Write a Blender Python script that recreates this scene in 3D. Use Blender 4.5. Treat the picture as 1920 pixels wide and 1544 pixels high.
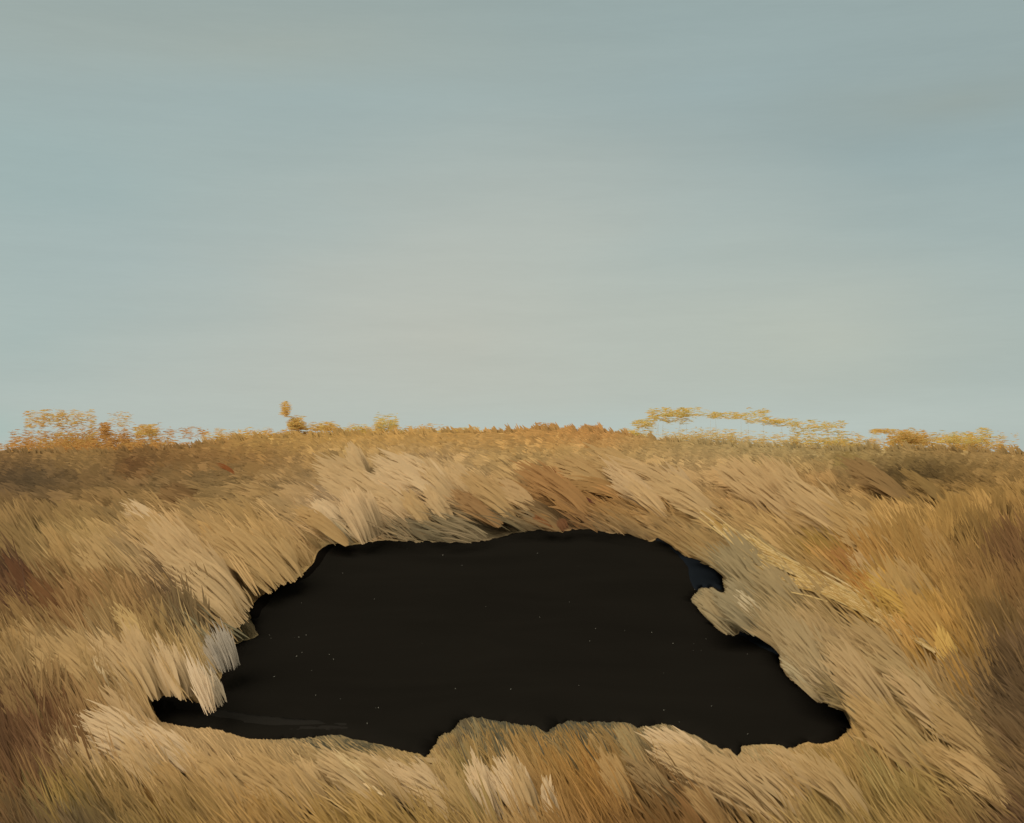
import bpy, math, random
import numpy as np
from mathutils import Vector
from mathutils.geometry import delaunay_2d_cdt

R = math.radians
rng = np.random.default_rng(7)
random.seed(7)
for o in list(bpy.data.objects):
    bpy.data.objects.remove(o)
C = bpy.context.scene.collection
S = bpy.context.scene

# ------------------------------------------------------------------ camera
W, H = 1920.0, 1544.0
F = 1.2 * W
EYE = 2.0
PITCH = R(3.57)
cam = bpy.data.cameras.new("camera")
cam.sensor_width = 36
cam.lens = 36 * F / W
cam.clip_start = 0.05
cam.clip_end = 9000
co = bpy.data.objects.new("camera", cam)
C.objects.link(co)
co.location = (0, 0, EYE)
co.rotation_euler = (R(90) + PITCH, 0, 0)
S.camera = co

# ------------------------------------------------------------------ sky, sun, exposure
SUN_EL, SUN_AZ = R(46), R(-128)          # azimuth from +y, negative = left
S.view_settings.view_transform = 'Standard'
S.view_settings.look = 'None'
S.view_settings.gamma = 1
S.view_settings.exposure = 1.9
EXPO = 2.0 ** S.view_settings.exposure


def lin(c):
    c = np.asarray(c, dtype=float) / 255.0
    return np.where(c <= 0.04045, c / 12.92, ((c + 0.055) / 1.055) ** 2.4)


def ray(u, v):
    """direction of a line of sight, y component 1"""
    a = (np.asarray(u, float) - W / 2) / F
    b = (H / 2 - np.asarray(v, float)) / F
    cy, sy = math.cos(PITCH), math.sin(PITCH)
    dy = cy - b * sy
    return a / dy, (sy + b * cy) / dy


w = bpy.data.worlds.new("World")
S.world = w
w.use_nodes = True
N, L = w.node_tree.nodes, w.node_tree.links
N.clear()
out = N.new('ShaderNodeOutputWorld')
bg_sky = N.new('ShaderNodeBackground')
sky = N.new('ShaderNodeTexSky')
sky.sky_type = 'NISHITA'
sky.sun_disc = False
sky.sun_elevation = SUN_EL
sky.sun_rotation = SUN_AZ
sky.dust_density = 4
L.new(sky.outputs[0], bg_sky.inputs[0])
bg_sky.inputs[1].default_value = 0.05
bg_cl = N.new('ShaderNodeBackground')
bg_cl.inputs[1].default_value = 1.0
mixs = N.new('ShaderNodeMixShader')
mixs.inputs[0].default_value = 0.97      # a veil of thin high cloud over the blue
L.new(bg_sky.outputs[0], mixs.inputs[1])
L.new(bg_cl.outputs[0], mixs.inputs[2])
L.new(mixs.outputs[0], out.inputs[0])
tc = N.new('ShaderNodeTexCoord')


def wnoise(scale, detail, stretch, dist=0.0):
    m = N.new('ShaderNodeMapping')
    m.inputs['Scale'].default_value = stretch
    L.new(tc.outputs['Generated'], m.inputs[0])
    n = N.new('ShaderNodeTexNoise')
    n.inputs['Scale'].default_value = scale
    n.inputs['Detail'].default_value = detail
    n.inputs['Distortion'].default_value = dist
    L.new(m.outputs[0], n.inputs['Vector'])
    return n


def vmath(op, a, b):
    m = N.new('ShaderNodeVectorMath')
    m.operation = op
    for i, s in enumerate((a, b)):
        if isinstance(s, tuple):
            m.inputs[i].default_value = s
        else:
            L.new(s, m.inputs[i])
    return m.outputs[0]


n0 = wnoise(2.6, 5, (1, 1, 3.5))
warp = vmath('MULTIPLY', vmath('SUBTRACT', n0.outputs['Color'], (0.5, 0.5, 0.5)), (0.22, 0.0, 0.07))
dirw = vmath('ADD', tc.outputs['Generated'], warp)


def col(c):
    return tuple(lin(c) / EXPO) + (1,)


cur = None
rgb = N.new('ShaderNodeRGB')
rgb.outputs[0].default_value = col((182, 190, 183))
cur = rgb.outputs[0]
# veils of cloud and bluer gaps: centre (photo px), half widths (rad), colour, amount
VEIL = [
    (960, -20, 3.0, 0.17, (158, 173, 169), .4),
    (960, -250, 4.0, 0.26, (142, 158, 156), .8),
    (1900, 330, 0.30, 0.26, (148, 167, 167), .9),
    (1750, 60, 0.40, 0.12, (150, 166, 164), .7),
    (1300, 150, 0.22, 0.05, (155, 173, 173), .5),
    (1880, 560, 0.14, 0.12, (156, 175, 175), .8),
    (60, 330, 0.34, 0.14, (157, 176, 174), .75),
    (560, 190, 0.24, 0.055, (157, 175, 174), .55),
    (60, 620, 0.18, 0.14, (166, 183, 179), .5),
    (500, 70, 0.34, 0.05, (163, 173, 165), .5),
    (1830, 165, 0.15, 0.03, (152, 162, 154), .35),
    (1250, 30, 0.30, 0.06, (154, 172, 171), .4),
    (1330, 480, 0.12, 0.07, (162, 180, 179), .5),
    (250, 480, 0.22, 0.07, (163, 180, 179), .4),
    (830, 640, 0.26, 0.13, (186, 188, 177), .65),
    (1500, 640, 0.34, 0.12, (181, 188, 177), .7),
    (1250, 800, 0.6, 0.035, (183, 194, 187), .8),
    (20, 800, 0.05, 0.018, (156, 188, 180), .5),
]
for (u, v, rx, rz, c, amt) in VEIL:
    dx, dz = ray(u, v)
    d = Vector((float(dx), 1, float(dz))).normalized()
    mp = N.new('ShaderNodeMapping')
    mp.vector_type = 'POINT'
    sc = (1 / (rx * 1.5), 0.35, 1 / (rz * 1.5))
    mp.inputs['Scale'].default_value = sc
    mp.inputs['Location'].default_value = (-d.x * sc[0], -d.y * sc[1], -d.z * sc[2])
    L.new(dirw, mp.inputs[0])
    g = N.new('ShaderNodeTexGradient')
    g.gradient_type = 'QUADRATIC_SPHERE'
    L.new(mp.outputs[0], g.inputs[0])
    mul = N.new('ShaderNodeMath')
    mul.operation = 'MULTIPLY'
    mul.use_clamp = True
    mul.inputs[1].default_value = amt * 1.6
    L.new(g.outputs['Fac'], mul.inputs[0])
    mx = N.new('ShaderNodeMix')
    mx.data_type = 'RGBA'
    mx.inputs['B'].default_value = col(c)
    L.new(mul.outputs[0], mx.inputs['Factor'])
    L.new(cur, mx.inputs['A'])
    cur = mx.outputs['Result']
# fine horizontal streaking of the cloud
n1 = wnoise(7, 8, (1, 1, 9), 0.3)
n2 = wnoise(60, 3, (1, 1, 12))
ma = N.new('ShaderNodeMath'); ma.operation = 'MULTIPLY_ADD'
ma.inputs[1].default_value = 0.09; ma.inputs[2].default_value = 0.94
L.new(n1.outputs['Fac'], ma.inputs[0])
mb = N.new('ShaderNodeMath'); mb.operation = 'MULTIPLY_ADD'
mb.inputs[1].default_value = 0.045
L.new(n2.outputs['Fac'], mb.inputs[0])
L.new(ma.outputs[0], mb.inputs[2])
fin = vmath('SCALE', cur, (0, 0, 0))
fn = fin.node
L.new(mb.outputs[0], fn.inputs['Scale'])
L.new(fin, bg_cl.inputs[0])

sun = bpy.data.lights.new("sun", 'SUN')
sun.energy = 1.5
sun.angle = R(55)
sun.color = (1.0, 0.95, 0.86)
so = bpy.data.objects.new("sun", sun)
C.objects.link(so)
sd = Vector((math.sin(SUN_AZ) * math.cos(SUN_EL), math.cos(SUN_AZ) * math.cos(SUN_EL), math.sin(SUN_EL)))
so.rotation_euler = sd.to_track_quat('Z', 'Y').to_euler()
so.location = (-8, 4, 14)

# ------------------------------------------------------------------ lie of the land
CREST = 24.0
_cu = [-900, 0, 60, 200, 300, 400, 480, 600, 700, 850, 1000, 1110, 1180, 1250, 1400, 1600, 1700, 1800, 1920, 2800]
_cv = [840, 846, 850, 850, 846, 834, 822, 818, 820, 812, 808, 808, 816, 828, 838, 846, 842, 846, 852, 860]


def crest_tan(u):
    v = np.interp(u, _cu, _cv)
    return np.tan(PITCH - np.arctan((v - H / 2) / F))


def terrain(x, y):
    x = np.asarray(x, float); y = np.asarray(y, float)
    near = 0.2 * y
    ys = np.clip(y, 9.0, CREST)
    u = W / 2 + F * x / np.maximum(y, 9.0)
    b0 = 0.2 - EYE / 9.0
    s = crest_tan(u) - b0
    ll = s / (EYE / 81.0)
    far = EYE + ys * (b0 + s * (1 - np.exp(-(ys - 9) / ll)))
    z = np.where(y <= 9, near, far)
    drop = np.clip(y - CREST, 0, None)
    z = np.where(y > CREST, np.maximum(z - 0.004 * drop ** 2 - 0.02 * drop, 0.3), z)
    z = z + 0.012 * np.sin(x * 2.1 + 0.7 * y) * np.sin(y * 1.7 + 1) + 0.006 * np.sin(x * 5.3 - y * 3.1)
    return z


def unproject(u, v):
    """where a line of sight meets the ground"""
    a, b = ray(u, v)
    a, b = np.broadcast_arrays(a, b)
    lo = np.full(a.shape, 2.0)
    hit = np.full(a.shape, CREST)
    ys = np.concatenate([np.linspace(2.0, 10, 120), np.linspace(10.1, CREST, 90)])
    found = np.zeros(a.shape, bool)
    prev = ys[0]
    loy = np.full(a.shape, ys[0]); hiy = np.full(a.shape, CREST)
    for yy in ys:
        below = (EYE + b * yy) <= terrain(a * yy, yy)
        new = below & ~found
        loy[new] = prev; hiy[new] = yy
        found |= new
        prev = yy
    loy[~found] = CREST
    for _ in range(14):
        m = (loy + hiy) / 2
        below = (EYE + b * m) <= terrain(a * m, m)
        hiy = np.where(below, m, hiy)
        loy = np.where(below, loy, m)
    x = a * hiy
    return np.stack([x, hiy, terrain(x, hiy)], -1)


def project(p):
    p = np.asarray(p, float)
    cy, sy = math.cos(PITCH), math.sin(PITCH)
    z = p[..., 2] - EYE
    d = p[..., 1] * cy + z * sy
    up = -p[..., 1] * sy + z * cy
    d = np.maximum(d, 0.05)
    return W / 2 + F * p[..., 0] / d, H / 2 - F * up / d


# ------------------------------------------------------------------ colour of the dry grass over the field
GU = np.array([0, 160, 320, 480, 640, 800, 960, 1120, 1280, 1440, 1600, 1760, 1920], float)
GV = np.array([820, 860, 900, 950, 1000, 1060, 1120, 1180, 1240, 1300, 1360, 1420, 1480, 1544], float)
GRID = [
 "176,138,84 176,138,82 170,132,78 176,140,80 176,140,80 176,140,82 178,138,80 176,132,76 166,140,90 160,142,98 164,142,96 174,138,84 150,120,74",
 "128,98,58 142,112,66 122,90,50 140,106,60 168,138,90 172,142,98 168,138,88 172,142,92 168,140,94 164,138,92 150,126,80 138,112,68 160,128,78",
 "104,80,50 116,90,54 126,100,62 140,112,70 165,136,94 178,150,108 166,136,90 152,114,68 170,140,96 165,131,82 150,118,72 124,96,54 150,118,68",
 "120,94,58 140,111,68 146,117,72 152,124,80 176,149,112 172,143,102 142,107,64 150,113,64 165,133,84 170,139,92 164,132,82 156,123,70 150,118,66",
 "126,100,60 150,123,76 166,136,92 160,129,80 170,140,98 150,125,90 110,95,70 120,100,72 152,120,74 158,128,80 162,130,78 156,123,68 140,108,60",
 "135,109,66 156,129,82 172,143,102 165,134,86 160,130,84 90,80,60 80,70,52 90,80,60 150,122,78 150,126,82 156,116,60 150,116,64 112,84,50",
 "92,64,38 128,98,56 124,98,64 168,139,92 150,125,80 60,52,40 60,52,40 60,52,40 130,115,85 145,123,84 164,134,82 146,113,62 120,90,52",
 "130,101,58 150,122,78 146,115,68 136,112,74 100,84,58 60,52,40 60,52,40 60,52,40 100,85,62 148,125,86 156,129,86 166,130,68 124,96,58",
 "150,122,78 160,132,88 168,139,94 150,126,86 100,84,58 60,52,40 60,52,40 60,52,40 100,85,62 140,118,82 152,127,88 154,122,74 100,78,50",
 "118,92,56 150,122,76 166,136,90 160,130,84 110,92,62 60,52,40 60,52,40 60,52,40 110,92,62 130,110,76 158,130,86 150,122,80 92,72,46",
 "84,60,36 112,82,46 172,142,98 165,135,90 120,104,72 130,108,72 110,98,70 110,98,70 130,112,78 150,122,76 160,130,80 158,130,84 104,82,54",
 "96,70,42 163,134,90 174,145,102 168,138,92 150,126,84 150,124,78 152,120,68 142,110,60 170,143,102 168,138,94 160,128,76 154,125,74 112,86,52",
 "112,84,48 132,104,58 152,122,76 164,132,84 162,134,90 165,136,92 160,130,86 140,103,52 158,130,88 164,136,92 150,118,66 154,127,76 126,99,62",
 "100,74,44 96,78,50 134,108,58 155,121,70 150,119,64 142,114,62 152,122,76 132,97,52 114,82,44 150,122,76 132,109,62 145,115,66 92,68,44",
]
G = np.array([[[float(k) for k in c.split(',')] for c in row.split()] for row in GRID])
SPOTS = [  # patches of grass of another colour: centre px, radii px, colour, strength
 (250, 1120, 40, 24, (132, 100, 56), .5), (640, 1015, 40, 12, (136, 118, 70), .6), (30, 1105, 46, 38, (76, 50, 32), .9), (130, 1150, 60, 30, (110, 76, 42), .6), (330, 1135, 36, 44, (82, 64, 42), .9),
 (20, 900, 90, 30, (92, 70, 44), .6), (60, 905, 60, 24, (80, 66, 44), .6), (250, 875, 34, 22, (98, 66, 34), .8), (330, 935, 20, 22, (96, 68, 38), .8),
 (85, 1350, 54, 36, (100, 68, 40), .85), (40, 1420, 60, 50, (90, 60, 36), .7), (60, 1512, 34, 16, (74, 66, 48), .7),
 (150, 1522, 22, 20, (72, 64, 48), .7), (110, 1500, 60, 30, (150, 126, 62), .5), (320, 1525, 26, 14, (104, 74, 34), .9),
 (1710, 892, 84, 20, (84, 66, 36), .95), (1590, 862, 30, 9, (130, 108, 56), .6), (1620, 885, 50, 14, (116, 94, 60), .5),
 (1890, 1300, 44, 80, (70, 52, 34), .5), (1900, 1030, 26, 50, (104, 72, 48), .6), (1890, 1440, 36, 30, (92, 72, 56), .5),
 (1590, 1060, 22, 30, (154, 108, 58), .7), (1560, 1040, 40, 22, (140, 114, 52), .6), (1680, 1130, 60, 30, (170, 128, 44), .55),
 (1760, 1230, 50, 40, (168, 120, 44), .7), (1370, 1130, 60, 36, (124, 112, 84), .8), (1420, 1080, 60, 30, (140, 122, 88), .5),
 (1340, 1000, 34, 14, (96, 86, 60), .7), (1060, 930, 90, 40, (146, 106, 60), .6), (1060, 980, 36, 14, (112, 70, 36), .8),
 (900, 980, 130, 16, (104, 92, 66), .8), (780, 1000, 60, 14, (92, 84, 62), .8), (640, 1000, 20, 26, (134, 128, 102), .6),
 (465, 1185, 60, 24, (98, 84, 58), .9), (395, 1180, 50, 16, (120, 118, 94), .8), (330, 1215, 50, 20, (150, 126, 76), .5),
 (1090, 1470, 70, 60, (148, 108, 52), .6), (1250, 1480, 60, 46, (84, 62, 34), .85), (1300, 1510, 50, 24, (120, 84, 44), .7),
 (1420, 1510, 44, 30, (96, 68, 34), .85), (1540, 1470, 34, 30, (124, 96, 42), .7), (890, 1490, 40, 30, (120, 106, 56), .7),
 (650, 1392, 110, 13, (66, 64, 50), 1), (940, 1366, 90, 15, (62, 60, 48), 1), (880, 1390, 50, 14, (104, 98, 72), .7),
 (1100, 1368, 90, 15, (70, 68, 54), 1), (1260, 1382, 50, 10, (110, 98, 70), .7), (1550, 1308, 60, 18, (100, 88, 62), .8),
 (1440, 1410, 60, 10, (140, 138, 104), .5), (1660, 1450, 60, 20, (130, 116, 70), .6), (1700, 1500, 60, 20, (132, 112, 60), .5),
]


def field_colour(u, v):
    uu = np.clip(u, 0, 1920); vv = np.clip(v, 820, 1544)
    iu = np.clip(np.searchsorted(GU, uu) - 1, 0, len(GU) - 2)
    iv = np.clip(np.searchsorted(GV, vv) - 1, 0, len(GV) - 2)
    fu = ((uu - GU[iu]) / (GU[iu + 1] - GU[iu]))[..., None]
    fv = ((vv - GV[iv]) / (GV[iv + 1] - GV[iv]))[..., None]
    c = (G[iv, iu] * (1 - fu) + G[iv, iu + 1] * fu) * (1 - fv) + (G[iv + 1, iu] * (1 - fu) + G[iv + 1, iu + 1] * fu) * fv
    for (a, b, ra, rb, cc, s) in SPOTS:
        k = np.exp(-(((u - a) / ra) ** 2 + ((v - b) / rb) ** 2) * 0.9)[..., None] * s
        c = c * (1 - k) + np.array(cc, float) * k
    return c


ALB = np.array([1.00, 0.99, 0.97])      # photograph tone -> reflectance


def albedo(c):
    return np.clip(lin(c) * ALB, 0.004, 0.8)


# ------------------------------------------------------------------ materials
def principled(name, rough=0.9, spec=0.2):
    m = bpy.data.materials.new(name)
    m.use_nodes = True
    b = m.node_tree.nodes['Principled BSDF']
    b.inputs['Roughness'].default_value = rough
    b.inputs['Specular IOR Level'].default_value = spec
    return m, b


def straw_material(name, rough=0.8, spec=0.12, transl=0.5):
    m, b = principled(name, rough, spec)
    nt = m.node_tree
    at = nt.nodes.new('ShaderNodeAttribute'); at.attribute_name = 'tint'
    t = nt.nodes.new('ShaderNodeTexCoord')
    n = nt.nodes.new('ShaderNodeTexNoise'); n.inputs['Scale'].default_value = 60; n.inputs['Detail'].default_value = 3
    nt.links.new(t.outputs['Object'], n.inputs['Vector'])
    mr = nt.nodes.new('ShaderNodeMapRange')
    mr.inputs['To Min'].default_value = 0.93; mr.inputs['To Max'].default_value = 1.07
    nt.links.new(n.outputs['Fac'], mr.inputs['Value'])
    vm = nt.nodes.new('ShaderNodeVectorMath'); vm.operation = 'SCALE'
    nt.links.new(at.outputs['Color'], vm.inputs[0]); nt.links.new(mr.outputs[0], vm.inputs['Scale'])
    nt.links.new(vm.outputs[0], b.inputs['Base Color'])
    if transl:
        tr = nt.nodes.new('ShaderNodeBsdfTranslucent')
        nt.links.new(vm.outputs[0], tr.inputs['Color'])
        mx = nt.nodes.new('ShaderNodeMixShader'); mx.inputs[0].default_value = transl
        o = nt.nodes['Material Output']
        nt.links.new(b.outputs[0], mx.inputs[1]); nt.links.new(tr.outputs[0], mx.inputs[2])
        nt.links.new(mx.outputs[0], o.inputs['Surface'])
    return m


M_STRAW = straw_material("straw")
M_SOIL = straw_material("soil", 0.95, 0.05, 0)


def tag(o, label=None, cat=None, group=None, kind=None):
    if label: o['label'] = label
    if cat: o['category'] = cat
    if group: o['group'] = group
    if kind: o['kind'] = kind
    return o


def mesh_obj(name, verts, faces, mat, cols=None, parent=None, smooth=False, soft=0):
    """faces: (n,k) int array, all the same size"""
    me = bpy.data.meshes.new(name)
    verts = np.asarray(verts, np.float32); faces = np.asarray(faces, np.int32)
    nf, k = faces.shape
    me.vertices.add(len(verts)); me.vertices.foreach_set('co', verts.ravel())
    me.loops.add(nf * k); me.loops.foreach_set('vertex_index', faces.ravel())
    me.polygons.add(nf)
    me.polygons.foreach_set('loop_start', np.arange(0, nf * k, k, dtype=np.int32))
    me.polygons.foreach_set('use_smooth', np.full(nf, smooth))
    me.update(calc_edges=True)
    if cols is not None:
        a = me.attributes.new('tint', 'FLOAT_COLOR', 'POINT')
        c4 = np.ones((len(verts), 4), np.float32); c4[:, :3] = cols
        a.data.foreach_set('color', c4.ravel())
    me.materials.append(mat)
    if soft:
        nv = np.random.default_rng(5).normal(0, .10, (len(verts) // soft, 3)) + np.array([-.10, -.52, .84])
        nv /= np.linalg.norm(nv, axis=1)[:, None]
        me.polygons.foreach_set('use_smooth', np.ones(nf, bool))
        me.normals_split_custom_set_from_vertices(np.repeat(nv, soft, 0))
    o = bpy.data.objects.new(name, me)
    C.objects.link(o)
    if parent is not None:
        o.parent = parent
        o.matrix_parent_inverse.identity()
    return o


def empty(name, loc):
    o = bpy.data.objects.new(name, None)
    o.location = loc
    C.objects.link(o)
    return o


# ------------------------------------------------------------------ ground
ysr = np.concatenate([np.linspace(-14, 2.5, 24), np.linspace(2.6, 12, 150), np.linspace(12.15, CREST, 80),
                      np.linspace(CREST + .5, 40, 20), [46, 60, 90, 150, 300, 700, 1500, 4000]])
kx = np.linspace(-1, 1, 301)
wx = np.where(ysr < 12, 11.0, ysr * 0.92)
X = wx[:, None] * kx[None, :]
Y = np.repeat(ysr[:, None], len(kx), 1)
Z = terrain(X, Y)
P = np.stack([X, Y, Z], -1)
gu, gv = project(P)
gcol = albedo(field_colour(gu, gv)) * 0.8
nr, nc = X.shape
idx = np.arange(nr * nc).reshape(nr, nc)
fc = np.stack([idx[:-1, :-1], idx[:-1, 1:], idx[1:, 1:], idx[1:, :-1]], -1).reshape(-1, 4)
ground = mesh_obj("ground", P.reshape(-1, 3), fc, M_SOIL, gcol.reshape(-1, 3), smooth=True)
tag(ground, "dry earth of the sloping field under the grass", kind="structure")

# ------------------------------------------------------------------ outline of the black patch
OUT = [(278,1318),(305,1309),(323,1304),(338,1311),(359,1321),(376,1324),(387,1327),(404,1312),(407,1300),(414,1271),(421,1249),(440,1231),(440,1212),
(465,1202),(487,1194),(476,1180),(476,1169),(465,1165),(469,1143),(483,1129),(505,1112),(531,1099),(556,1090),(575,1074),(591,1056),(593,1041),(602,1033),
(615,1025),(636,1021),(651,1025),(688,1019),(724,1016),(760,1017),(797,1018),(841,1019),(873,1020),(917,1015),(940,1007),(960,1002),(1000,997),(1010,995),
(1020,998),(1053,998),(1080,995),(1107,995),(1130,997),(1147,1002),(1173,1002),(1193,1007),(1207,1013),(1220,1019),(1230,1012),(1247,1010),(1260,1020),
(1278,1037),(1293,1052),(1302,1056),(1311,1053),(1326,1061),(1346,1068),(1356,1071),(1354,1084),(1356,1096),(1360,1112),(1342,1109),(1336,1101),(1329,1103),(1322,1107),
(1317,1101),(1311,1105),(1302,1114),(1298,1129),(1315,1147),(1333,1165),(1347,1182),(1362,1192),(1380,1195),(1391,1186),(1409,1191),(1428,1194),(1435,1202),
(1453,1213),(1466,1222),(1460,1234),(1466,1253),(1479,1271),(1497,1285),(1522,1305),(1541,1320),(1563,1329),(1584,1331),(1592,1333),(1596,1344),(1590,1350),
(1592,1355),(1601,1366),(1586,1368),(1592,1375),(1581,1377),(1576,1384),(1570,1389),(1544,1395),(1519,1392),(1497,1397),(1475,1409),(1464,1398),(1435,1396),(1420,1397),
(1408,1400),(1391,1397),(1386,1417),(1377,1417),(1367,1406),(1344,1402),(1326,1393),(1300,1380),(1278,1371),(1256,1360),(1238,1359),(1216,1362),(1194,1366),
(1180,1360),(1169,1354),(1132,1355),(1096,1354),(1067,1354),(1041,1360),(1028,1375),(1019,1375),(1008,1366),(1001,1361),(972,1360),(940,1353),(907,1348),
(880,1345),(862,1352),(860,1360),(843,1373),(823,1380),(820,1393),(807,1410),(800,1421),(792,1420),(783,1415),(750,1407),(720,1400),(690,1393),(640,1382),
(615,1380),(560,1386),(512,1388),(469,1387),(432,1378),(407,1369),(385,1365),(359,1365),(338,1362),(316,1358),(294,1353),(282,1347),(296,1342),(276,1338),(292,1332),(278,1326)]


def ragged(poly, step=4.0, amp=1.0, seed=1, scale=1.0):
    r = np.random.default_rng(seed)
    pts = []
    n = len(poly)
    for i in range(n):
        a = np.array(poly[i], float); b = np.array(poly[(i + 1) % n], float)
        m = max(1, int(np.linalg.norm(b - a) / step))
        for k in range(m):
            pts.append(a + (b - a) * k / m)
    pts = np.array(pts)
    # soften the corners a little, then roughen
    pts = 0.25 * np.roll(pts, 1, 0) + 0.5 * pts + 0.25 * np.roll(pts, -1, 0)
    nz = r.normal(0, amp, pts.shape)
    nz = 0.6 * nz + 0.4 * np.roll(nz, 1, 0)
    return pts + nz


def inside(px, py, poly):
    px = np.asarray(px, float); py = np.asarray(py, float)
    res = np.zeros(px.shape, bool)
    bb = (px > poly[:, 0].min()) & (px < poly[:, 0].max()) & (py > poly[:, 1].min()) & (py < poly[:, 1].max())
    qx = px[bb]; qy = py[bb]
    r = np.zeros(qx.shape, bool)
    n = len(poly)
    for i in range(n):
        x1, y1 = poly[i]; x2, y2 = poly[(i + 1) % n]
        if y1 == y2: continue
        c = ((y1 > qy) != (y2 > qy)) & (qx < (x2 - x1) * (qy - y1) / (y2 - y1) + x1)
        r ^= c
    res[bb] = r
    return res


def dist_to(pts, ring):
    best = np.full(len(pts), 1e9)
    a = ring; b = np.roll(ring, -1, 0)
    for i in range(len(a)):
        ab = b[i] - a[i]
        t = np.clip(((pts - a[i]) @ ab) / max(ab @ ab, 1e-12), 0, 1)
        best = np.minimum(best, np.linalg.norm(pts - (a[i] + t[:, None] * ab), axis=1))
    return best


def skin(name, poly_px, mat, thick, bead, lift=0.0, cell=0.05, parent=None, amp=1.5, seed=3):
    """a thick skin of poured black stuff that follows the ground inside an outline"""
    ring_px = ragged(poly_px, 4.0, amp, seed)
    ring = unproject(ring_px[:, 0], ring_px[:, 1])[:, :2]
    lo = ring.min(0); hi = ring.max(0)
    gx, gy = np.meshgrid(np.arange(lo[0], hi[0], cell), np.arange(lo[1], hi[1], cell))
    q = np.stack([gx.ravel(), gy.ravel()], -1) + np.random.default_rng(seed).uniform(-.2, .2, (gx.size, 2)) * cell
    q = q[inside(q[:, 0], q[:, 1], ring)]
    d = dist_to(q, ring)
    q = q[d > cell * 0.3]
    # two inner rings shape the rolled edge
    nring = len(ring)
    verts = [Vector((float(a), float(b))) for a, b in np.vstack([ring, q])]
    edges = [(i, (i + 1) % nring) for i in range(nring)]
    vo, eo, fo, *_ = delaunay_2d_cdt(verts, edges, [], 1, 1e-6)
    v2 = np.array([[p.x, p.y] for p in vo])
    d = dist_to(v2, ring)
    prof = thick * (1 - np.exp(-d / 0.03)) + bead * np.exp(-((d - 0.07) / 0.05) ** 2)
    wav = 0.0012 * np.sin(v2[:, 0] * 3.1 + 2 * np.sin(v2[:, 1] * 1.3)) * np.clip(d / 0.2, 0, 1)
    z = terrain(v2[:, 0], v2[:, 1]) + lift + prof + wav + 0.006
    top = np.column_stack([v2, z])
    base = (0, 0, 0)
    fo = [f for f in fo if len(f) == 3]
    faces = np.array(fo)
    # rim down into the ground
    eds = {}
    for f in fo:
        for i in range(3):
            a, b = f[i], f[(i + 1) % 3]
            eds[(a, b)] = eds.get((a, b), 0) + 1
    bnd = [(a, b) for (a, b) in eds if (b, a) not in eds]
    n = len(top)
    low = top.copy(); low[:, 2] -= 0.04 + lift
    skirt = []
    for a, b in bnd:
        skirt.append((b, a, a + n)); skirt.append((b, a + n, b + n))
    faces = np.vstack([faces, np.array(skirt)])
    return mesh_obj(name, np.vstack([top, low]), faces, mat, parent=parent, smooth=True)


def black_material(name, c, rough, spec, seed, bump=0.03):
    m, b = principled(name, rough, spec)
    nt = m.node_tree
    t = nt.nodes.new('ShaderNodeTexCoord')
    mp = nt.nodes.new('ShaderNodeMapping'); mp.inputs['Location'].default_value = (seed, 0, 0)
    mp.inputs['Scale'].default_value = (0.5, 1.1, 1)
    nt.links.new(t.outputs['Object'], mp.inputs[0])
    n = nt.nodes.new('ShaderNodeTexNoise'); n.inputs['Scale'].default_value = 2.2; n.inputs['Detail'].default_value = 6
    n.inputs['Distortion'].default_value = 0.8
    nt.links.new(mp.outputs[0], n.inputs['Vector'])
    cr = nt.nodes.new('ShaderNodeValToRGB')
    cr.color_ramp.elements[0].position = 0.3; cr.color_ramp.elements[1].position = 0.72
    cr.color_ramp.elements[0].color = tuple(np.array(c) * 0.92) + (1,)
    cr.color_ramp.elements[1].color = tuple(np.array(c) * 1.1) + (1,)
    nt.links.new(n.outputs['Fac'], cr.inputs[0]); nt.links.new(cr.outputs[0], b.inputs['Base Color'])
    n2 = nt.nodes.new('ShaderNodeTexNoise'); n2.inputs['Scale'].default_value = 26; n2.inputs['Detail'].default_value = 5
    nt.links.new(mp.outputs[0], n2.inputs['Vector'])
    ad = nt.nodes.new('ShaderNodeMath'); ad.operation = 'MULTIPLY_ADD'; ad.inputs[1].default_value = 0.25
    nt.links.new(n2.outputs['Fac'], ad.inputs[0]); nt.links.new(n.outputs['Fac'], ad.inputs[2])
    bp = nt.nodes.new('ShaderNodeBump'); bp.inputs['Strength'].default_value = bump; bp.inputs['Distance'].default_value = 0.02
    nt.links.new(ad.outputs[0], bp.inputs['Height']); nt.links.new(bp.outputs[0], b.inputs['Normal'])
    return m


M_BLACK = black_material("black_skin", (0.0062, 0.0052, 0.0038), 0.6, 0.0, 0)
M_EDGE = black_material("black_edge", (0.0028, 0.0022, 0.0016), 0.5, 0.0, 4)
M_NAVY = black_material("blue_black", (0.0050, 0.0062, 0.0075), 0.6, 0.0, 9)
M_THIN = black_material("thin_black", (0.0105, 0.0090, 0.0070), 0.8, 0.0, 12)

POLY = np.array(OUT, float)
pc = unproject(940, 1230)
patch = empty("black_patch", tuple(float(k) for k in pc))
tag(patch, "large jet black patch with a ragged outline lying in the golden grass", "black patch")


def part(o, root):
    o.location = (-root.location.x, -root.location.y, -root.location.z)
    return o


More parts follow.
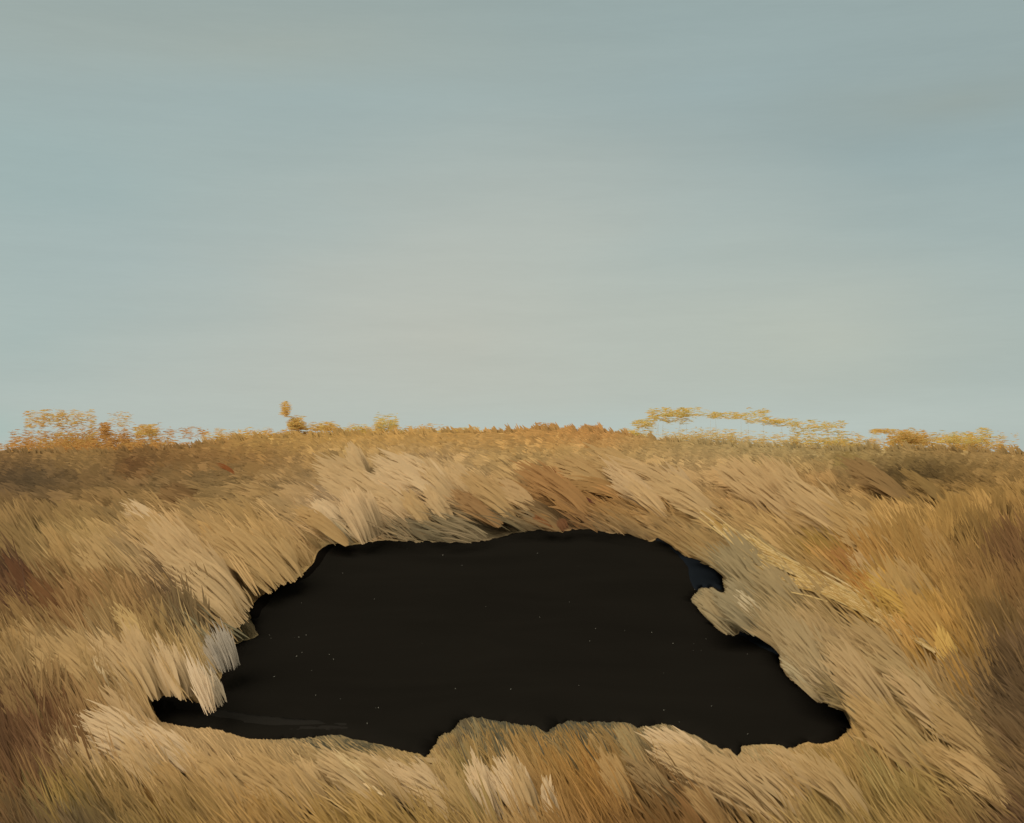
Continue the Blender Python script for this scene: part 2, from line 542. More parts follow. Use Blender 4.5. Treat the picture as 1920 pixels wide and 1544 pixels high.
part(skin("black_surface", OUT, M_BLACK, 0.010, 0.006, parent=patch), patch)
tag(part(skin("lobe", [(1228,1016),(1247,1010),(1262,1021),(1282,1040),(1294,1052),(1304,1056),(1312,1052),(1328,1061),(1350,1071),(1349,1084),(1352,1096),(1356,1110),(1343,1107),
     (1336,1101),(1324,1108),(1316,1101),(1306,1112),(1299,1106),(1292,1090),(1291,1070),(1270,1045),(1250,1028)], M_NAVY, 0.008, 0.002, 0.014, 0.03, patch, 0.6, 5), patch), "blue black notched lobe on the upper right edge")
tag(part(skin("lobe", [(1384,1193),(1392,1185),(1410,1190),(1430,1194),(1440,1205),(1455,1213),(1467,1222),(1462,1233),(1436,1226),(1410,1212)], M_NAVY, 0.006, 0.002, 0.014, 0.03, patch, 0.5, 6), patch), "blue black lobe on the right edge")
tag(part(skin("rolled_edge", [(468,1164),(470,1143),(484,1129),(506,1112),(532,1099),(557,1090),(576,1074),(592,1056),(595,1041),(604,1032),(617,1026),(640,1024),(622,1036),(612,1050),(602,1066),
     (584,1086),(560,1098),(534,1110),(512,1128),(496,1148),(484,1166)], M_EDGE, 0.010, 0.006, 0.010, 0.03, patch, 0.5, 7), patch), "darker rolled upper left edge")
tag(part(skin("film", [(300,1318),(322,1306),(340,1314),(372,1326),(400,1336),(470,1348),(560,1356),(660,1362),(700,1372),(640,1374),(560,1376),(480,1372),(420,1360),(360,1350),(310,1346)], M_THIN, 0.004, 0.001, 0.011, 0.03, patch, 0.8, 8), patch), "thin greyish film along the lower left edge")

# ------------------------------------------------------------------ blades
def blade_mesh(root, tip, width, colr, droop, seg=4, wob=1.0):
    """curved tapering ribbons, one per row"""
    n = len(root)
    t = np.linspace(0, 1, seg)
    L_ = np.linalg.norm(tip - root, axis=1)
    mid = (root + tip) / 2 + droop
    B = ((1 - t) ** 2)[None, :, None] * root[:, None] + (2 * t * (1 - t))[None, :, None] * mid[:, None] + (t ** 2)[None, :, None] * tip[:, None]
    d = tip - root
    nrm = np.column_stack([rng.normal(0, .4, n) * wob - .1, -1 + rng.normal(0, .25, n) * wob, rng.normal(0, .35, n) * wob + .6])
    side = np.cross(d, nrm)
    side /= np.linalg.norm(side, axis=1)[:, None] + 1e-9
    gn = np.cross(side, d)                       # every ribbon turns its face to the open side
    flip = (gn @ np.array([0, -.5, .85])) < 0
    side[flip] *= -1
    prof = np.interp(t, [0, .3, .75, 1], [.30, 1, .72, .10])
    off = side[:, None, :] * (width[:, None] * prof[None, :] / 2)[..., None]
    V = np.stack([B - off, B + off], 2).reshape(n, seg * 2, 3)
    base = (np.arange(n) * seg * 2)[:, None]
    f = []
    for k in range(seg - 1):
        f.append(base + np.array([[2 * k, 2 * k + 1, 2 * k + 3, 2 * k + 2]]))
    Fc = np.stack(f, 1).reshape(-1, 4)
    cc = np.repeat(colr[:, None, :], seg * 2, 1)
    return V.reshape(-1, 3), Fc, cc.reshape(-1, 3), B


RINGPX = ragged(OUT, 4, 1.5, 3)
_t = np.roll(RINGPX, -1, 0) - np.roll(RINGPX, 1, 0)
_n = np.stack([-_t[:, 1], _t[:, 0]], -1) / (np.linalg.norm(_t, axis=1)[:, None] + 1e-9)
RIMPX = RINGPX + _n * 1.5            # blades may hang a little over the edge
_gx, _gy = np.meshgrid(np.arange(1920) + .5, np.arange(1544) + .5)
RIMMASK = inside(_gx.ravel(), _gy.ravel(), RIMPX).reshape(_gx.shape)


def crosses(root, tip, droop):
    hit = np.zeros(len(root), bool)
    mid = (root + tip) / 2 + droop
    for t in (0, .12, .25, .38, .5, .62, .75, .88, 1):
        a_, b_ = project((1 - t) ** 2 * root + 2 * t * (1 - t) * mid + t * t * tip)
        ia = np.clip(a_.astype(int), 0, 1919); ib = np.clip(b_.astype(int), 0, 1543)
        hit |= RIMMASK[ib, ia] & (a_ > 0) & (a_ < 1920) & (b_ < 1544)
    return hit



def tufts(u, v, du, dv, wid, colr, nb, shade=0.045, len_j=0.3, keep_clear=True, bw=(3.0, 6.0), lift=0.0, lean=0.35, depth=.5, over=0.0):
    """tufts: root px (u,v), sweep (du,dv) px to the tips, width px, display colour; nb blades each"""
    n = len(u)
    I = np.repeat(np.arange(n), nb)
    m = len(I)
    ln = np.hypot(du, dv)[I]
    px, py = -(dv / np.hypot(du, dv))[I], (du / np.hypot(du, dv))[I]
    s = rng.uniform(-1, 1, m)
    a = rng.uniform(-.35, .25, m) * (1 - 0.3 * np.abs(s))
    ru = u[I] + px * s * wid[I] / 2 - du[I] * a * depth
    rv = v[I] + py * s * wid[I] / 2 - dv[I] * a * depth
    lf = rng.uniform(1 - len_j, 1.08, m) * (1 - 0.25 * s * s)
    fan = rng.normal(0, .05, m) + s * 0.05
    tu = ru + du[I] * lf + px * fan * ln
    tv = rv + dv[I] * lf + py * fan * ln
    vmin = np.interp(ru, _cu, _cv) + 3
    rv = np.maximum(rv, vmin)
    if over: over = over / 34.0 * np.interp(rv, [900, 1000, 1150, 1300, 1450], [20, 30, 42, 56, 76])
    root = unproject(ru, rv + over)
    if np.any(over):
        r1, r2 = ray(ru, rv)
        root = np.stack([r1 * root[:, 1], root[:, 1], EYE + r2 * root[:, 1]], -1)
    back = lean * np.abs(tu - ru) / F * root[:, 1] + 0.02
    ty = root[:, 1] + back
    ra, rb = ray(tu, tv)
    tip = np.stack([ra * ty, ty, EYE + rb * ty], -1)
    tz = terrain(tip[:, 0], tip[:, 1])
    tip[:, 2] = np.maximum(tip[:, 2], tz + 0.012 + lift)
    Lw = np.linalg.norm(tip - root, axis=1)
    root[:, 2] -= 0.01
    droop = np.column_stack([rng.normal(0, .05, m), rng.normal(-.02, .04, m), rng.uniform(.02, .16, m)]) * Lw[:, None]
    width = rng.uniform(*bw, m) / F * root[:, 1]
    c = albedo(colr)[I] * np.exp(rng.normal(0, shade, m))[:, None]
    ok = root[:, 1] < CREST - 0.05
    if keep_clear:
        # grass at the rim is short: it stops where the black begins
        bad = crosses(root, tip, droop)
        for sc_ in (0.6, 0.55, 0.5):
            ii = np.nonzero(bad)[0]
            if len(ii) == 0: break
            tip[ii] = root[ii] + (tip[ii] - root[ii]) * sc_
            droop[ii] *= sc_
            width[ii] *= 0.85
            bad[ii] = crosses(root[ii], tip[ii], droop[ii])
        ok &= ~bad
    return root[ok], tip[ok], width[ok], c[ok], droop[ok]


DIRS = [(100, 805, -1, -.10), (500, 805, -1, -.12), (900, 800, -1, -.12), (1300, 815, -1, -.1), (1750, 825, -1, -.1), (1600, 850, -.95, -.25), (100, 900, -1, -.16), (400, 930, -1, -.12), (150, 840, -.9, -.3), (700, 850, -.7, -.5), (800, 910, -.75, -.62), (1050, 900, -.85, -.45), (1250, 900, -.85, -.5),
        (1500, 930, -.72, -.65), (1750, 900, -.8, -.35), (100, 1050, -.55, -.8), (300, 1050, -.7, -.75), (450, 1080, -.65, -.8), (100, 1230, -.6, -.8), (280, 1250, -.45, -.9),
        (60, 1380, -.35, -.9), (200, 1420, -.5, -.85), (350, 1450, -.65, -.75), (500, 1450, -.6, -.8), (700, 1450, -.8, -.6), (950, 1480, -.4, -.92), (1100, 1450, -.5, -.85),
        (1350, 1450, -.62, -.78), (1500, 1460, -.6, -.8), (1400, 1060, -.8, -.58), (1550, 1150, -.78, -.62), (1600, 1250, -.72, -.68), (1750, 1100, -.45, -.88),
        (1850, 1050, -.3, -.95), (1850, 1250, -.45, -.85), (1700, 1400, -.7, -.7), (1850, 1450, -.8, -.55), (1650, 1500, -.5, -.8), (900, 990, -.9, -.25)]
DA = np.array(DIRS, float)


def sweep(u, v):
    w_ = 1 / (((u[:, None] - DA[None, :, 0]) ** 2 + ((v[:, None] - DA[None, :, 1]) * 1.4) ** 2) + 900) ** 1.5
    d = (w_[..., None] * DA[None, :, 2:]).sum(1)
    return d / np.linalg.norm(d, axis=1)[:, None]


def scatter(n, v0, v1, u0, u1, length, width, nb, var=0.10, gap=0, tone=1.0, **k):
    u = rng.uniform(u0, u1, n); v = rng.uniform(v0, v1, n)
    ok = ~inside(u, v, RINGPX)
    u, v = u[ok], v[ok]
    cv = np.interp(u, _cu, _cv)
    ok = v > cv + gap
    u, v, cv = u[ok], v[ok], cv[ok]
    d = sweep(u, v)
    ang = rng.normal(0, .13, len(u))
    d = np.stack([d[:, 0] * np.cos(ang) - d[:, 1] * np.sin(ang), d[:, 0] * np.sin(ang) + d[:, 1] * np.cos(ang)], -1)
    dep = np.clip((v - cv) / 260, 0.16, 1.0)
    ln = rng.uniform(*length, len(u)) * dep
    wd = rng.uniform(*width, len(u)) * np.clip(dep * 1.3, .5, 1)
    # colour from where the middle of the tuft shows
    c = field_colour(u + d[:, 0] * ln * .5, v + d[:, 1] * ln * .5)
    c = c * tone
    e = np.clip(rng.normal(0, var, len(u)), -2 * var, 1.5 * var)
    c = c * (1 + e)[:, None]
    c = np.clip(c + np.where(e > 0, e * 60, 0)[:, None] * np.array([.6, .6, .9]), 20, 235)
    return tufts(u, v, d[:, 0] * ln, d[:, 1] * ln, wd, c, nb, **k)


# ---- strokes of grass read off the photograph: tip px, root px, width, colour
P1, P2, T1, T2 = (178, 150, 108), (188, 162, 124), (168, 138, 92), (160, 128, 80)
LINES = [
 (235,955,300,1000,24,P1),(250,975,330,1040,44,T1),(290,985,380,1090,60,P1),(320,1020,420,1120,60,P1),(400,1000,520,1090,50,T1),(470,1010,560,1090,40,T1),
 (380,990,450,1030,26,(178,142,88)),(150,1020,230,1100,60,T1),(90,1000,150,1080,30,T2),(560,960,640,1010,14,T2),
 (600,870,700,930,40,P1),(700,870,780,925,44,P2),(620,900,720,960,44,P1),(730,860,840,930,34,P2),(790,870,850,930,26,P1),(850,880,900,935,26,P1),
 (940,910,1000,950,26,P1),(880,900,960,960,30,T1),(860,930,930,975,22,(140,106,66)),(980,880,1090,950,30,(150,112,68)),
 (1050,870,1130,905,26,T1),(1060,905,1150,920,16,(150,116,70)),(1110,850,1200,900,26,T1),(1140,880,1230,950,26,P2),(1160,870,1280,930,28,P1),(1230,900,1330,960,30,P1),(1250,880,1300,935,22,(176,150,112)),
 (1170,900,1240,960,12,(186,158,116)),(800,920,840,970,20,P1),(760,930,800,975,20,T1),(700,920,760,960,24,P1),
 (1440,870,1520,970,26,P1),(1400,880,1500,970,40,P1),(1350,870,1450,950,40,P1),(1470,900,1600,1010,34,P1),(1560,960,1680,1050,40,T1),(1480,960,1560,1010,26,T1),(1330,890,1420,920,20,(182,150,104)),
 (1600,1040,1650,1100,20,P1),(1640,1080,1690,1160,24,P1),(1690,1060,1760,1150,30,T1),(1730,1000,1790,1080,26,T2),(1600,1080,1660,1140,24,(160,110,54)),
 (1590,870,1690,930,16,(140,110,70)),(1700,890,1760,930,10,(140,112,66)),(1780,940,1810,955,12,P2),
 (1360,1020,1440,1110,50,(140,124,92)),(1420,1070,1500,1150,40,(150,130,94)),
 (1440,1150,1520,1250,36,(158,136,98)),(1470,1170,1560,1290,30,(164,142,104)),(1460,1230,1530,1300,40,(160,140,104)),(1500,1240,1570,1310,24,(170,148,112)),(1530,1200,1660,1290,40,(160,134,92)),
 (1560,1220,1680,1360,40,P1),(1600,1180,1720,1280,30,(160,134,92)),(1640,1240,1760,1340,40,(164,140,98)),(1680,1270,1780,1370,26,P1),(1540,1290,1640,1340,30,(140,120,82)),
 (1600,1320,1720,1430,40,T1),(1650,1340,1750,1440,30,(160,134,90)),(1760,1340,1860,1430,30,T1),(1780,1420,1880,1490,26,(184,152,104)),(1740,1400,1830,1470,30,T1),
 (1760,1180,1790,1260,16,(196,164,96)),(1640,1100,1760,1190,14,(184,150,80)),(1660,1060,1720,1180,24,T1),(1700,1120,1780,1230,22,(170,134,76)),
 (60,1200,130,1280,44,T1),(110,1200,200,1290,50,T1),(180,1200,260,1290,40,P1),(220,1150,290,1220,20,(186,158,106)),(240,1190,300,1300,36,P1),(290,1210,330,1300,26,P2),(310,1210,350,1290,20,P2),
 (200,1250,260,1300,18,P1),(180,1245,207,1305,6,(200,178,140)),(210,1230,255,1285,20,P2),(20,1180,80,1240,36,T2),(10,1290,70,1370,40,(140,112,70)),
 (200,1310,280,1400,50,P1),(230,1400,310,1475,36,P1),(150,1390,205,1445,30,P1),(140,1430,160,1480,10,T1),
 (300,1440,360,1500,26,T2),(380,1420,460,1500,40,T1),(450,1430,560,1510,50,T1),(520,1440,600,1510,30,T1),(400,1440,460,1490,20,P1),(560,1430,600,1480,24,(186,156,110)),
 (640,1425,720,1490,14,(200,176,132)),(600,1420,700,1490,20,P1),(660,1420,770,1490,30,P1),(700,1430,780,1490,26,P2),(750,1440,860,1520,26,P2),(770,1470,870,1535,24,P1),(840,1450,900,1540,20,T1),
 (620,1450,680,1490,20,P1),(960,1430,1005,1540,12,P1),(740,1440,860,1440,14,P1),(760,1460,870,1448,10,T1),
 (1280,1420,1400,1500,40,P1),(1330,1420,1460,1530,44,P1),(1390,1430,1500,1520,36,P1),(1450,1410,1540,1480,36,P1),(1500,1410,1620,1530,30,P1),
 (1160,1370,1210,1440,20,(150,130,90)),(1130,1420,1180,1500,26,T1),(1180,1430,1260,1500,20,(150,124,84)),(1110,1380,1140,1420,16,T1),(1290,1480,1350,1540,24,T1),
 (1560,1480,1590,1520,26,(180,156,112)),(1400,1490,1470,1540,20,T1),(300,1080,340,1120,12,(160,130,80)),
 (20,1060,80,1140,22,(96,62,36)),(60,1090,120,1160,20,(110,74,42)),(10,1100,50,1160,26,(74,48,30)),
]
VV, FF, CCc = [], [], []
off = 0


def add(bl, seg=4, wob=1.0):
    global off
    V, Fc, cc, _ = blade_mesh(*bl, seg=seg, wob=wob)
    VV.append(V); FF.append(Fc + off); CCc.append(cc)
    off += len(V)


# undergrowth, then the matted tufts, then single stray blades
add(scatter(5200, 800, 1720, -700, 2620, (50, 95), (30, 50), 16, var=.05, gap=40, bw=(6, 11)), 3, .5)
# the far top of the slope is close set and low
add(scatter(12000, 800, 940, -700, 2620, (50, 130), (30, 70), 12, var=.05, bw=(3, 6), lean=1.2, tone=.93), 3, .5)
# short fringe along the rim of the black patch
fr = ragged(OUT, 7, 2.0, 4)
for k_ in range(4):
    q = fr + rng.normal(0, 9, fr.shape) + np.array([4, 7])
    q = q[~inside(q[:, 0], q[:, 1], RINGPX)]
    dd = sweep(q[:, 0], q[:, 1]); ll = rng.uniform(25, 60, len(q))
    add(tufts(q[:, 0], q[:, 1], dd[:, 0] * ll, dd[:, 1] * ll, np.full(len(q), 24.0), field_colour(q[:, 0], q[:, 1]), 14, bw=(2.5, 5)), 3, .6)
add(scatter(5200, 800, 1740, -700, 2620, (80, 160), (30, 60), 34, var=.07, gap=30, bw=(6, 11), depth=.22, lean=.25), 4, .35)
add(scatter(5000, 815, 1640, -300, 2220, (60, 150), (6, 14), 3, var=.12, gap=30, bw=(2.2, 4)), 4, .7)
la = np.array([l[:5] for l in LINES], float)
lc = np.array([l[5] for l in LINES], float)
lc = 0.72 * lc + 0.28 * field_colour((la[:, 0] + la[:, 2]) / 2, (la[:, 1] + la[:, 3]) / 2)
k = np.arange(len(la))
add(tufts(la[:, 2], la[:, 3], la[:, 0] - la[:, 2], la[:, 1] - la[:, 3], la[:, 4] * 1.05, lc, 120, shade=.035, len_j=.45, lift=.045, lean=.10, bw=(5, 10), depth=.75, over=34), 5, .3)
# fine loose wisps lying over the matted tufts
add(scatter(4600, 830, 1640, -300, 2220, (60, 140), (14, 40), 5, var=.06, gap=20, bw=(2, 4), over=34, depth=.9, lean=.15), 4, .5)
grass = mesh_obj("dry_grass", np.vstack(VV), np.vstack(FF), M_STRAW, np.vstack(CCc), soft=2)
tag(grass, "golden dry grass swept to the left over the whole slope", "grass", kind="stuff")

# ------------------------------------------------------------------ tufts that stand out from the rest
def own_mesh(name, bl, seg=5, wob=.22, parent=None, mat=None, at=None):
    V, Fc, cc, _ = blade_mesh(*bl, seg=seg, wob=wob)
    base = bl[0].mean(0) if at is None else np.array(at)
    o = mesh_obj(name, V - base, Fc, mat or M_STRAW, cc, parent=parent, soft=2)
    if parent is None:
        o.location = tuple(float(q) for q in base)
    return o


def tuft_thing(strokes, label, cat="grass tuft", name="grass_tuft", group=None, nb=110, clear=True, **k):
    A = np.array([q[:5] for q in strokes], float); c = np.array([q[5] for q in strokes], float)
    kk = dict(shade=.03, len_j=.38, lift=.05, lean=.08, bw=(5, 9.5), depth=.5, keep_clear=clear, over=34); kk.update(k)
    bl = tufts(A[:, 2], A[:, 3], A[:, 0] - A[:, 2], A[:, 1] - A[:, 3], A[:, 4], c, nb, **kk)
    return tag(own_mesh(name, bl), label, cat, group)


TG = "pale grass tufts that stand out from the field"
tuft_thing([(590,943,640,992,32,P2)], "smaller of two pale rounded grass tufts above the upper left rim of the black patch", group=TG, depth=.2)
tuft_thing([(652,920,700,1004,50,(184,156,116))], "larger pale rounded grass tuft overhanging the upper left rim of the black patch", group=TG, clear=False, depth=.2, nb=170)
tuft_thing([(655,835,684,884,20,P1)], "short pale upright tuft standing alone just below the skyline left of centre", group=TG)
tuft_thing([(885,1425,935,1530,32,P2)], "broad pale blunt tuft at the bottom centre edge, left one of the pair", group=TG)
tuft_thing([(940,1430,1000,1535,44,P2)], "broad pale pointed tuft at the bottom centre edge, right one of the pair", group=TG, nb=150)
tuft_thing([(1022,1465,1040,1544,14,P2)], "narrow pale upright tuft alone at the bottom edge right of the broad pair", group=TG)
tuft_thing([(165,1345,300,1430,60,P2)], "widest pale swept tuft at lower left below the tail of the black patch", group=TG, nb=190)
tuft_thing([(270,1370,375,1440,34,P2)], "pale curved tuft close under the left tail of the black patch", group=TG)
tuft_thing([(114,1388,140,1440,26,P1)], "small pale oval tuft between the dark brown grass and the wide swept tuft", group=TG)
tuft_thing([(1218,1368,1330,1450,46,P2)], "pale swept tuft touching the lower rim of the black patch right of centre", group=TG, nb=150)
tuft_thing([(1240,1400,1375,1490,46,P1)], "pale long tuft just below the one touching the lower rim", group=TG, nb=150)
tuft_thing([(330,1050,450,1150,54,P1),(300,1010,380,1080,50,P1)], "wide pale matted tuft sweeping down to the left rim of the black patch", group=TG, nb=150)
tuft_thing([(240,950,330,1005,16,P2)], "slim bright tuft lying flat across the upper left field", group=TG)
tuft_thing([(1305,1105,1372,1166,44,(150,130,94)),(1345,1100,1425,1165,54,(144,128,96))], "grey tuft filling the notch in the right rim of the black patch", nb=170)
tuft_thing([(1385,1118,1436,1172,22,(184,166,132))], "small cream tuft on the edge of the grey tuft at the right notch")
tuft_thing([(1462,1235,1535,1300,44,(170,152,116)),(1480,1200,1560,1290,36,(164,142,104))], "fluffy cream grey tuft leaning on the lower right rim of the black patch", nb=150)
tuft_thing([(398,1172,432,1246,38,(150,138,120)),(380,1205,412,1250,30,(172,156,132))], "grey white wispy tuft overlapping the left rim of the black patch", clear=False, nb=110, bw=(1.6, 3.6), len_j=.6)
tuft_thing([(352,1225,392,1325,22,(196,172,138)),(372,1240,412,1312,24,(178,160,132))], "cream tuft hanging over the left tail of the black patch", clear=False, nb=46, bw=(2, 4.5), len_j=.6)
tuft_thing([(1566,1034,1612,1086,24,(152,108,62))], "rust orange tuft in the right field above the long pale straw", nb=90)
tuft_thing([(1010,890,1062,908,8,(124,72,38)),(1020,872,1054,905,5,(116,64,34))], "thin reddish brown twigs crossed in the grass above the black patch", "twig", "dry_twig", nb=5, bw=(2, 4), len_j=.1, depth=.1)
tuft_thing([(1062,932,1118,940,5,(96,56,40))], "short dark curved twig with a knobbed end above the black patch", "twig", "dry_twig", nb=4, bw=(2, 4), len_j=.1, depth=.1)
tuft_thing([(1000,968,1032,988,6,(128,86,50)),(1048,974,1060,990,14,(108,72,44))], "reddish brown tuft on the top rim of the black patch", nb=40, bw=(2.5, 5))
tuft_thing([(404,870,440,886,4,(124,72,34))], "short rust brown twig lying below the skyline on the left", "twig", "dry_twig", nb=5, bw=(2, 3.5), len_j=.1, depth=.1, lift=0)


# ---- long straw lying across the slope on the right
def lying(paths, wpx, n, colr, spread, lift):
    """straws laid along lines on the ground"""
    RR, TT, WW, CC_, DD = [], [], [], [], []
    for pth in paths:
        p = np.array(pth, float)
        tt = np.linspace(0, 1, 14)
        k_ = np.linspace(0, 1, len(p))
        base = np.stack([np.interp(tt, k_, p[:, 0]), np.interp(tt, k_, p[:, 1])], -1)
        for _ in range(n):
            o_ = rng.normal(0, spread, 2) + np.array([0, 0])
            wv = np.cumsum(rng.normal(0, .7, base.shape), 0)
            q = base + o_ + wv
            s0 = rng.integers(0, 6); s1 = rng.integers(8, 14)
            g_ = unproject(q[s0:s1, 0], q[s0:s1, 1] + lift)      # they rest on top of the matted grass
            a_, b_ = ray(q[s0:s1, 0], q[s0:s1, 1])
            g_ = np.stack([a_ * g_[:, 1], g_[:, 1], EYE + b_ * g_[:, 1]], -1)
            c_ = albedo(np.array(colr[rng.integers(len(colr))], float)) * math.exp(rng.normal(0, .06))
            for i in range(len(g_) - 1):
                ov = (g_[i + 1] - g_[i]) * .08
                RR.append(g_[i] - ov); TT.append(g_[i + 1] + ov)
                WW.append(rng.uniform(*wpx) / F * g_[i, 1]); CC_.append(c_); DD.append((0, 0, 0))
    root = np.array(RR); tip = np.array(TT)
    n_ = len(root)
    side = np.cross(tip - root, np.array([0, -1, .8])); side /= np.linalg.norm(side, axis=1)[:, None]
    W_ = np.array(WW)[:, None] / 2
    V = np.stack([root - side * W_, root + side * W_, tip + side * W_, tip - side * W_], 1).reshape(-1, 3)
    Fc = np.arange(n_ * 4).reshape(-1, 4)
    cc = np.repeat(np.array(CC_), 4, 0)
    return V, Fc, cc


V, Fc, cc = lying([[(1318,962),(1400,1025),(1480,1060),(1560,1100),(1640,1150),(1720,1190),(1760,1215),(1800,1262)],
                   [(1340,985),(1400,1040),(1460,1085),(1540,1100),(1600,1130),(1660,1160),(1740,1200)],
                   [(1400,1010),(1470,1060),(1560,1110),(1610,1135)]],
                  (1.8, 4.2), 34, [(184,156,102), (172,142,86), (190,164,116), (162,128,70)], 6, 86)
b0 = V.mean(0)
o = mesh_obj("straw_bundle", V - b0, Fc, M_STRAW, cc)
o.location = tuple(float(q) for q in b0)
tag(o, "long cream straws lying in a line down the right side of the slope", "straw")
for pth, lab in (([(640,1425),(700,1480),(730,1500)], "bright straw lying lowest and leftmost of the crossed straws below the black patch"),
                 ([(690,1420),(760,1445),(775,1488)], "bright bent straw in the middle of the crossed straws below the black patch"),
                 ([(755,1442),(830,1480),(860,1496)], "bright straw at the right end of the crossed straws below the black patch")):
    V, Fc, cc = lying([pth], (2.2, 4), 7, [(204,182,144), (196,170,126)], 1.6, 100)
    b0 = V.mean(0)
    o = mesh_obj("straw", V - b0, Fc, M_STRAW, cc)
    o.location = tuple(float(q) for q in b0)
    tag(o, lab, "straw", "crossed straws below the black patch")


# ------------------------------------------------------------------ feathery grasses on the skyline
def flakes(boxes, y, ydepth, colours, sx=(3, 13), sy=(.8, 1.9), tilt=.2):
    RR, TT, WW, CC_ = [], [], [], []
    for (u0, v0, u1, v1, n) in boxes:
        nrow = max(3, int((v1 - v0) / 5))
        rows = rng.uniform(v0, v1, nrow)
        ncl = max(2, int((u1 - u0) / 16))
        cl = rng.uniform(u0, u1, ncl)
        for _ in range(n):
            u_ = cl[rng.integers(ncl)] + rng.normal(0, 9) if rng.random() < .5 else rng.uniform(u0, u1)
            v_ = rows[rng.integers(nrow)] + rng.normal(0, 1.3) if rng.random() < .25 else rng.uniform(v0, v1)
            # thin out towards the outline
            eu = abs((u_ - (u0 + u1) / 2) / ((u1 - u0) / 2)); ev = abs((v_ - (v0 + v1) / 2) / ((v1 - v0) / 2))
            lump = .16 * math.sin(u_ * .21) + .12 * math.sin(u_ * .083 + v_ * .3) + .14 * math.sin(v_ * .5 + u_ * .12)
            if v1 > np.interp((u0 + u1) / 2, _cu, _cv) - 16:      # rooted in the field: thickest at the foot
                v_ = v1 - (v1 - v_) * rng.uniform(.35, 1)
                ev = (v1 - v_) / (v1 - v0)
            e_ = (eu ** 2.3 + (ev * (1 if v_ < (v0 + v1) / 2 else .8)) ** 2.3) ** (1 / 2.3) + lump
            if rng.random() < (e_ - .2) * .95: continue
            yy = y + rng.uniform(-ydepth, ydepth)
            a_, b_ = ray(u_, v_)
            p = np.array([a_ * yy, yy, EYE + b_ * yy])
            s_ = yy / F
            d_ = np.array([rng.choice([-1, 1]) * rng.uniform(*sx), rng.normal(0, 4), rng.normal(0, 1) * tilt * 6]) * s_
            RR.append(p - d_ / 2); TT.append(p + d_ / 2)
            WW.append(rng.uniform(*sy) * s_)
            c_ = albedo(np.array(colours[rng.integers(len(colours))], float)) * math.exp(rng.normal(0, .10))
            CC_.append(c_)
    return np.array(RR), np.array(TT), np.array(WW), np.array(CC_)


OCH = [(190, 148, 78), (196, 156, 82), (182, 138, 72), (190, 164, 92)]
YEL = [(196, 166, 84), (188, 164, 92), (200, 158, 78), (184, 168, 104)]
BRN = [(178, 130, 68), (168, 120, 62), (186, 140, 76)]
OLV = [(112, 92, 44), (96, 74, 38), (126, 104, 52), (84, 64, 34)]
OCH = [tuple(0.93 * np.array(q)) for q in OCH]; YEL = [tuple(0.93 * np.array(q)) for q in YEL]; BRN = [tuple(0.92 * np.array(q)) for q in BRN]
SG = "feathery golden plumes along the skyline"


def skyline_plant(boxes, label, cols=OCH, y=22.0, name="plume_clump", cat="plume clump", group=SG, stems=True, dens=1.0, sx=(3, 13), sy=(.8, 1.9)):
    dens *= 2.9 if stems else 1.3
    boxes = [(a, b, c, d, int(n * dens)) for a, b, c, d, n in boxes]
    r_, t_, w_, c_ = flakes(boxes, y, .35, cols, sx, sy)
    if len(r_) == 0: return
    uc = np.mean([(b[0] + b[2]) / 2 for b in boxes])
    xc = float(ray(uc, 800)[0] * y)
    root = empty(name, (xc, y, float(terrain(xc, y))))
    tag(root, label, cat, group)
    at = np.array(root.location)
    m = len(r_)
    k_ = rng.choice(m, size=max(3, m // 90), replace=m < 6)
    top = r_[k_]
    foot = top.copy()
    foot[:, 0] += rng.normal(0, .05, len(k_)); foot[:, 2] = terrain(foot[:, 0], foot[:, 1]) - .02
    low = foot[:, 2] < top[:, 2]
    foot, top = foot[low], top[low]
    z_ = np.zeros((m, 3))
    if len(foot) and stems:      # fine stalks carry the plumes
        r_ = np.vstack([r_, foot]); t_ = np.vstack([t_, top]); w_ = np.concatenate([w_, np.full(len(foot), .003)])
        c_ = np.vstack([c_, np.repeat(albedo(np.array([[170., 140, 84]])), len(foot), 0)])
        z_ = np.zeros_like(r_)
    own_mesh("foliage", (r_, t_, w_, c_, z_), 3, 1.6, root, at=at)
    return root


skyline_plant([(45,768,185,802,420),(60,792,190,850,420)], "wide low spread of golden feathery grass at the far left of the skyline", dens=1.3)
skyline_plant([(0,816,340,860,3200)], "low fuzzy strip of brown grass along the left skyline below the plumes", BRN, y=21.5)
skyline_plant([(0,805,60,858,260)], "thin brownish grass at the very left end of the skyline", BRN)
skyline_plant([(186,792,206,822,260),(192,815,200,872,160),(100,818,188,868,600)], "dark ochre upright plume on a thin stalk at left, like a small post", BRN)
skyline_plant([(250,796,296,818,260),(205,770,250,800,70),(225,812,330,850,380)], "small ochre knob of grass right of the post like plume")
skyline_plant([(325,822,372,850,260),(300,800,390,822,90)], "low brown tuft between the ochre knob and the solid skyline", BRN)
skyline_plant([(528,752,545,782,160),(540,775,560,806,260),(556,780,572,806,120),(505,804,640,822,560),(570,788,640,808,220)], "tallest golden spike on the skyline left of centre", dens=1.3)
skyline_plant([(700,770,745,808,240),(640,792,700,820,260),(700,805,790,820,300)], "pale airy tuft to the right of the tallest spike", YEL)
skyline_plant([(850,800,905,814,260)], "low golden ripple on the skyline just left of centre", YEL)
skyline_plant([(1000,792,1042,812,420),(990,802,1060,812,260)], "dense orange brown tuft leaning on the centre skyline", BRN)
skyline_plant([(1092,796,1126,812,320)], "small orange brown tuft right of the dense centre one", BRN)
skyline_plant([(1150,800,1220,822,200),(1190,785,1232,805,150),(1215,766,1250,790,150)], "sparse golden grass rising towards the long arch on the right", YEL)
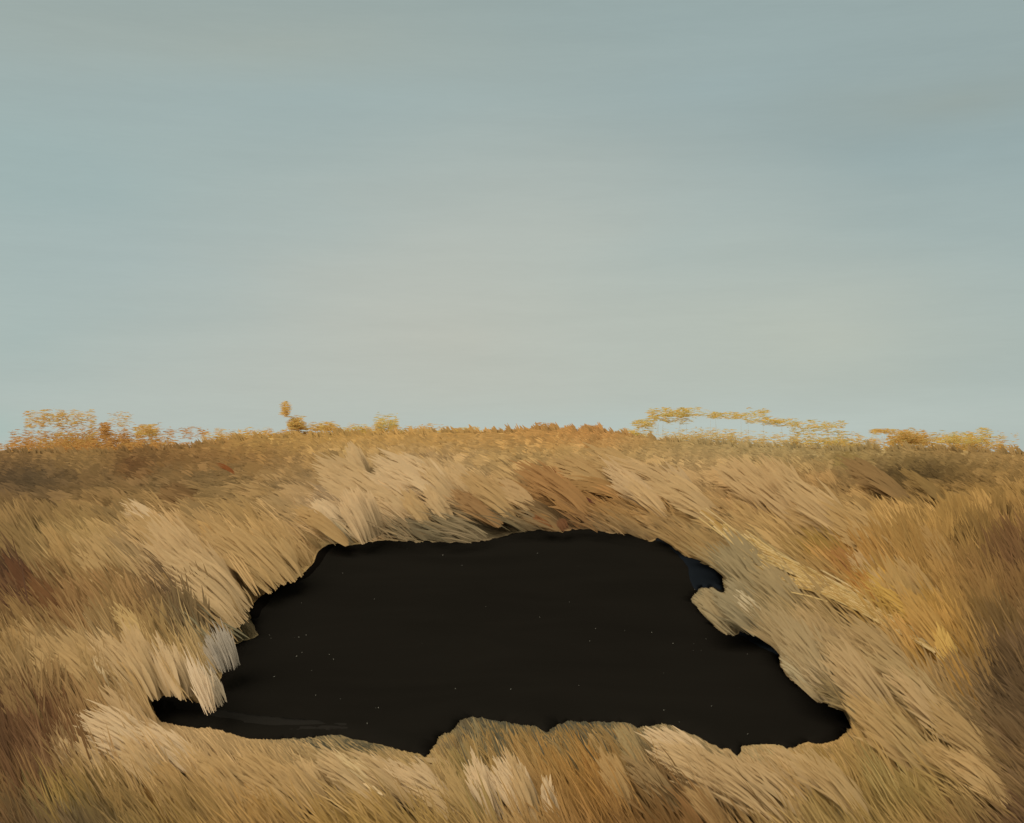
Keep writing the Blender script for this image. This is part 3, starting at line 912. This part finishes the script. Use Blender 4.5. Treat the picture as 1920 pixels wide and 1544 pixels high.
skyline_plant([(1236,764,1330,782,420),(1320,772,1400,786,300),(1240,776,1300,796,120)], "long golden arch of grass above the skyline right of centre", YEL, dens=.75)
skyline_plant([(1396,765,1445,795,260),(1430,784,1500,800,260)], "golden tuft at the right end of the long arch", YEL, dens=.7)
skyline_plant([(1475,788,1590,816,420),(1500,812,1600,835,160)], "wide yellow spread of grass between the arch and the orange clump", YEL, dens=.75)
skyline_plant([(1180,800,1440,846,2600)], "faint greenish grass low under the long arch", [(182,160,104),(178,160,114),(186,150,86)], y=23)
skyline_plant([(1400,806,1660,856,2600)], "faint greenish grass low on the skyline under the yellow spread", [(182,160,104),(176,154,100),(186,150,86)], y=23)
skyline_plant([(1672,802,1750,832,700),(1630,804,1690,814,120)], "solid orange clump on the skyline toward the right", OCH, dens=1.3)
skyline_plant([(1745,806,1830,832,260)], "thin golden grass right of the orange clump", YEL)
skyline_plant([(380,800,640,836,2200)], "low fuzzy ochre strip of grass left of and under the tallest spike", OCH)
skyline_plant([(640,794,860,826,1800)], "low fuzzy ochre strip of grass between the airy tuft and the centre", OCH)
skyline_plant([(20,790,330,858,4200)], "hazy brown grass filling in behind the plumes on the far left", BRN, y=23)
skyline_plant([(1600,806,1910,858,3600)], "low fuzzy ochre strip of grass along the right end of the skyline", OCH, y=23)
skyline_plant([(1828,802,1866,832,200)], "last small golden tuft at the right end of the skyline", YEL)
skyline_plant([(1640,862,1800,915,1500),(1580,846,1700,880,600),(1690,850,1770,880,300)], "low dark olive brown bush on the right part of the slope", OLV, y=15.5, name="low_bush", cat="bush", group=None, stems=False, sx=(5, 14), sy=(3, 7))

# ---- pale chaff fallen on the black and in the grass
q = np.column_stack([rng.uniform(430, 1540, 45), rng.uniform(1030, 1390, 45)])
q = np.vstack([q[inside(q[:, 0], q[:, 1], RINGPX)], np.array([(505,1200),(508,1206),(552,1205),(560,1204),(574,1200),(566,1233),(556,1240),(1402,1388),(1222,1195)])])
g_ = unproject(q[:, 0], q[:, 1]); g_[:, 2] += .024
m = len(g_)
dv_ = rng.normal(0, 1, (m, 3)) * np.array([1, 1, .4]); dv_ *= (rng.uniform(1.2, 3.2, m) / F * g_[:, 1] / np.linalg.norm(dv_, axis=1))[:, None]
o = own_mesh("chaff", (g_ - dv_ / 2, g_ + dv_ / 2, rng.uniform(1.0, 2.2, m) / F * g_[:, 1], np.repeat(albedo(np.array([[120., 116, 104]])), m, 0) * rng.uniform(.4, 1.2, m)[:, None], np.zeros((m, 3))), 3)
tag(o, "tiny pale specks of chaff scattered over the black patch", "chaff", kind="stuff")
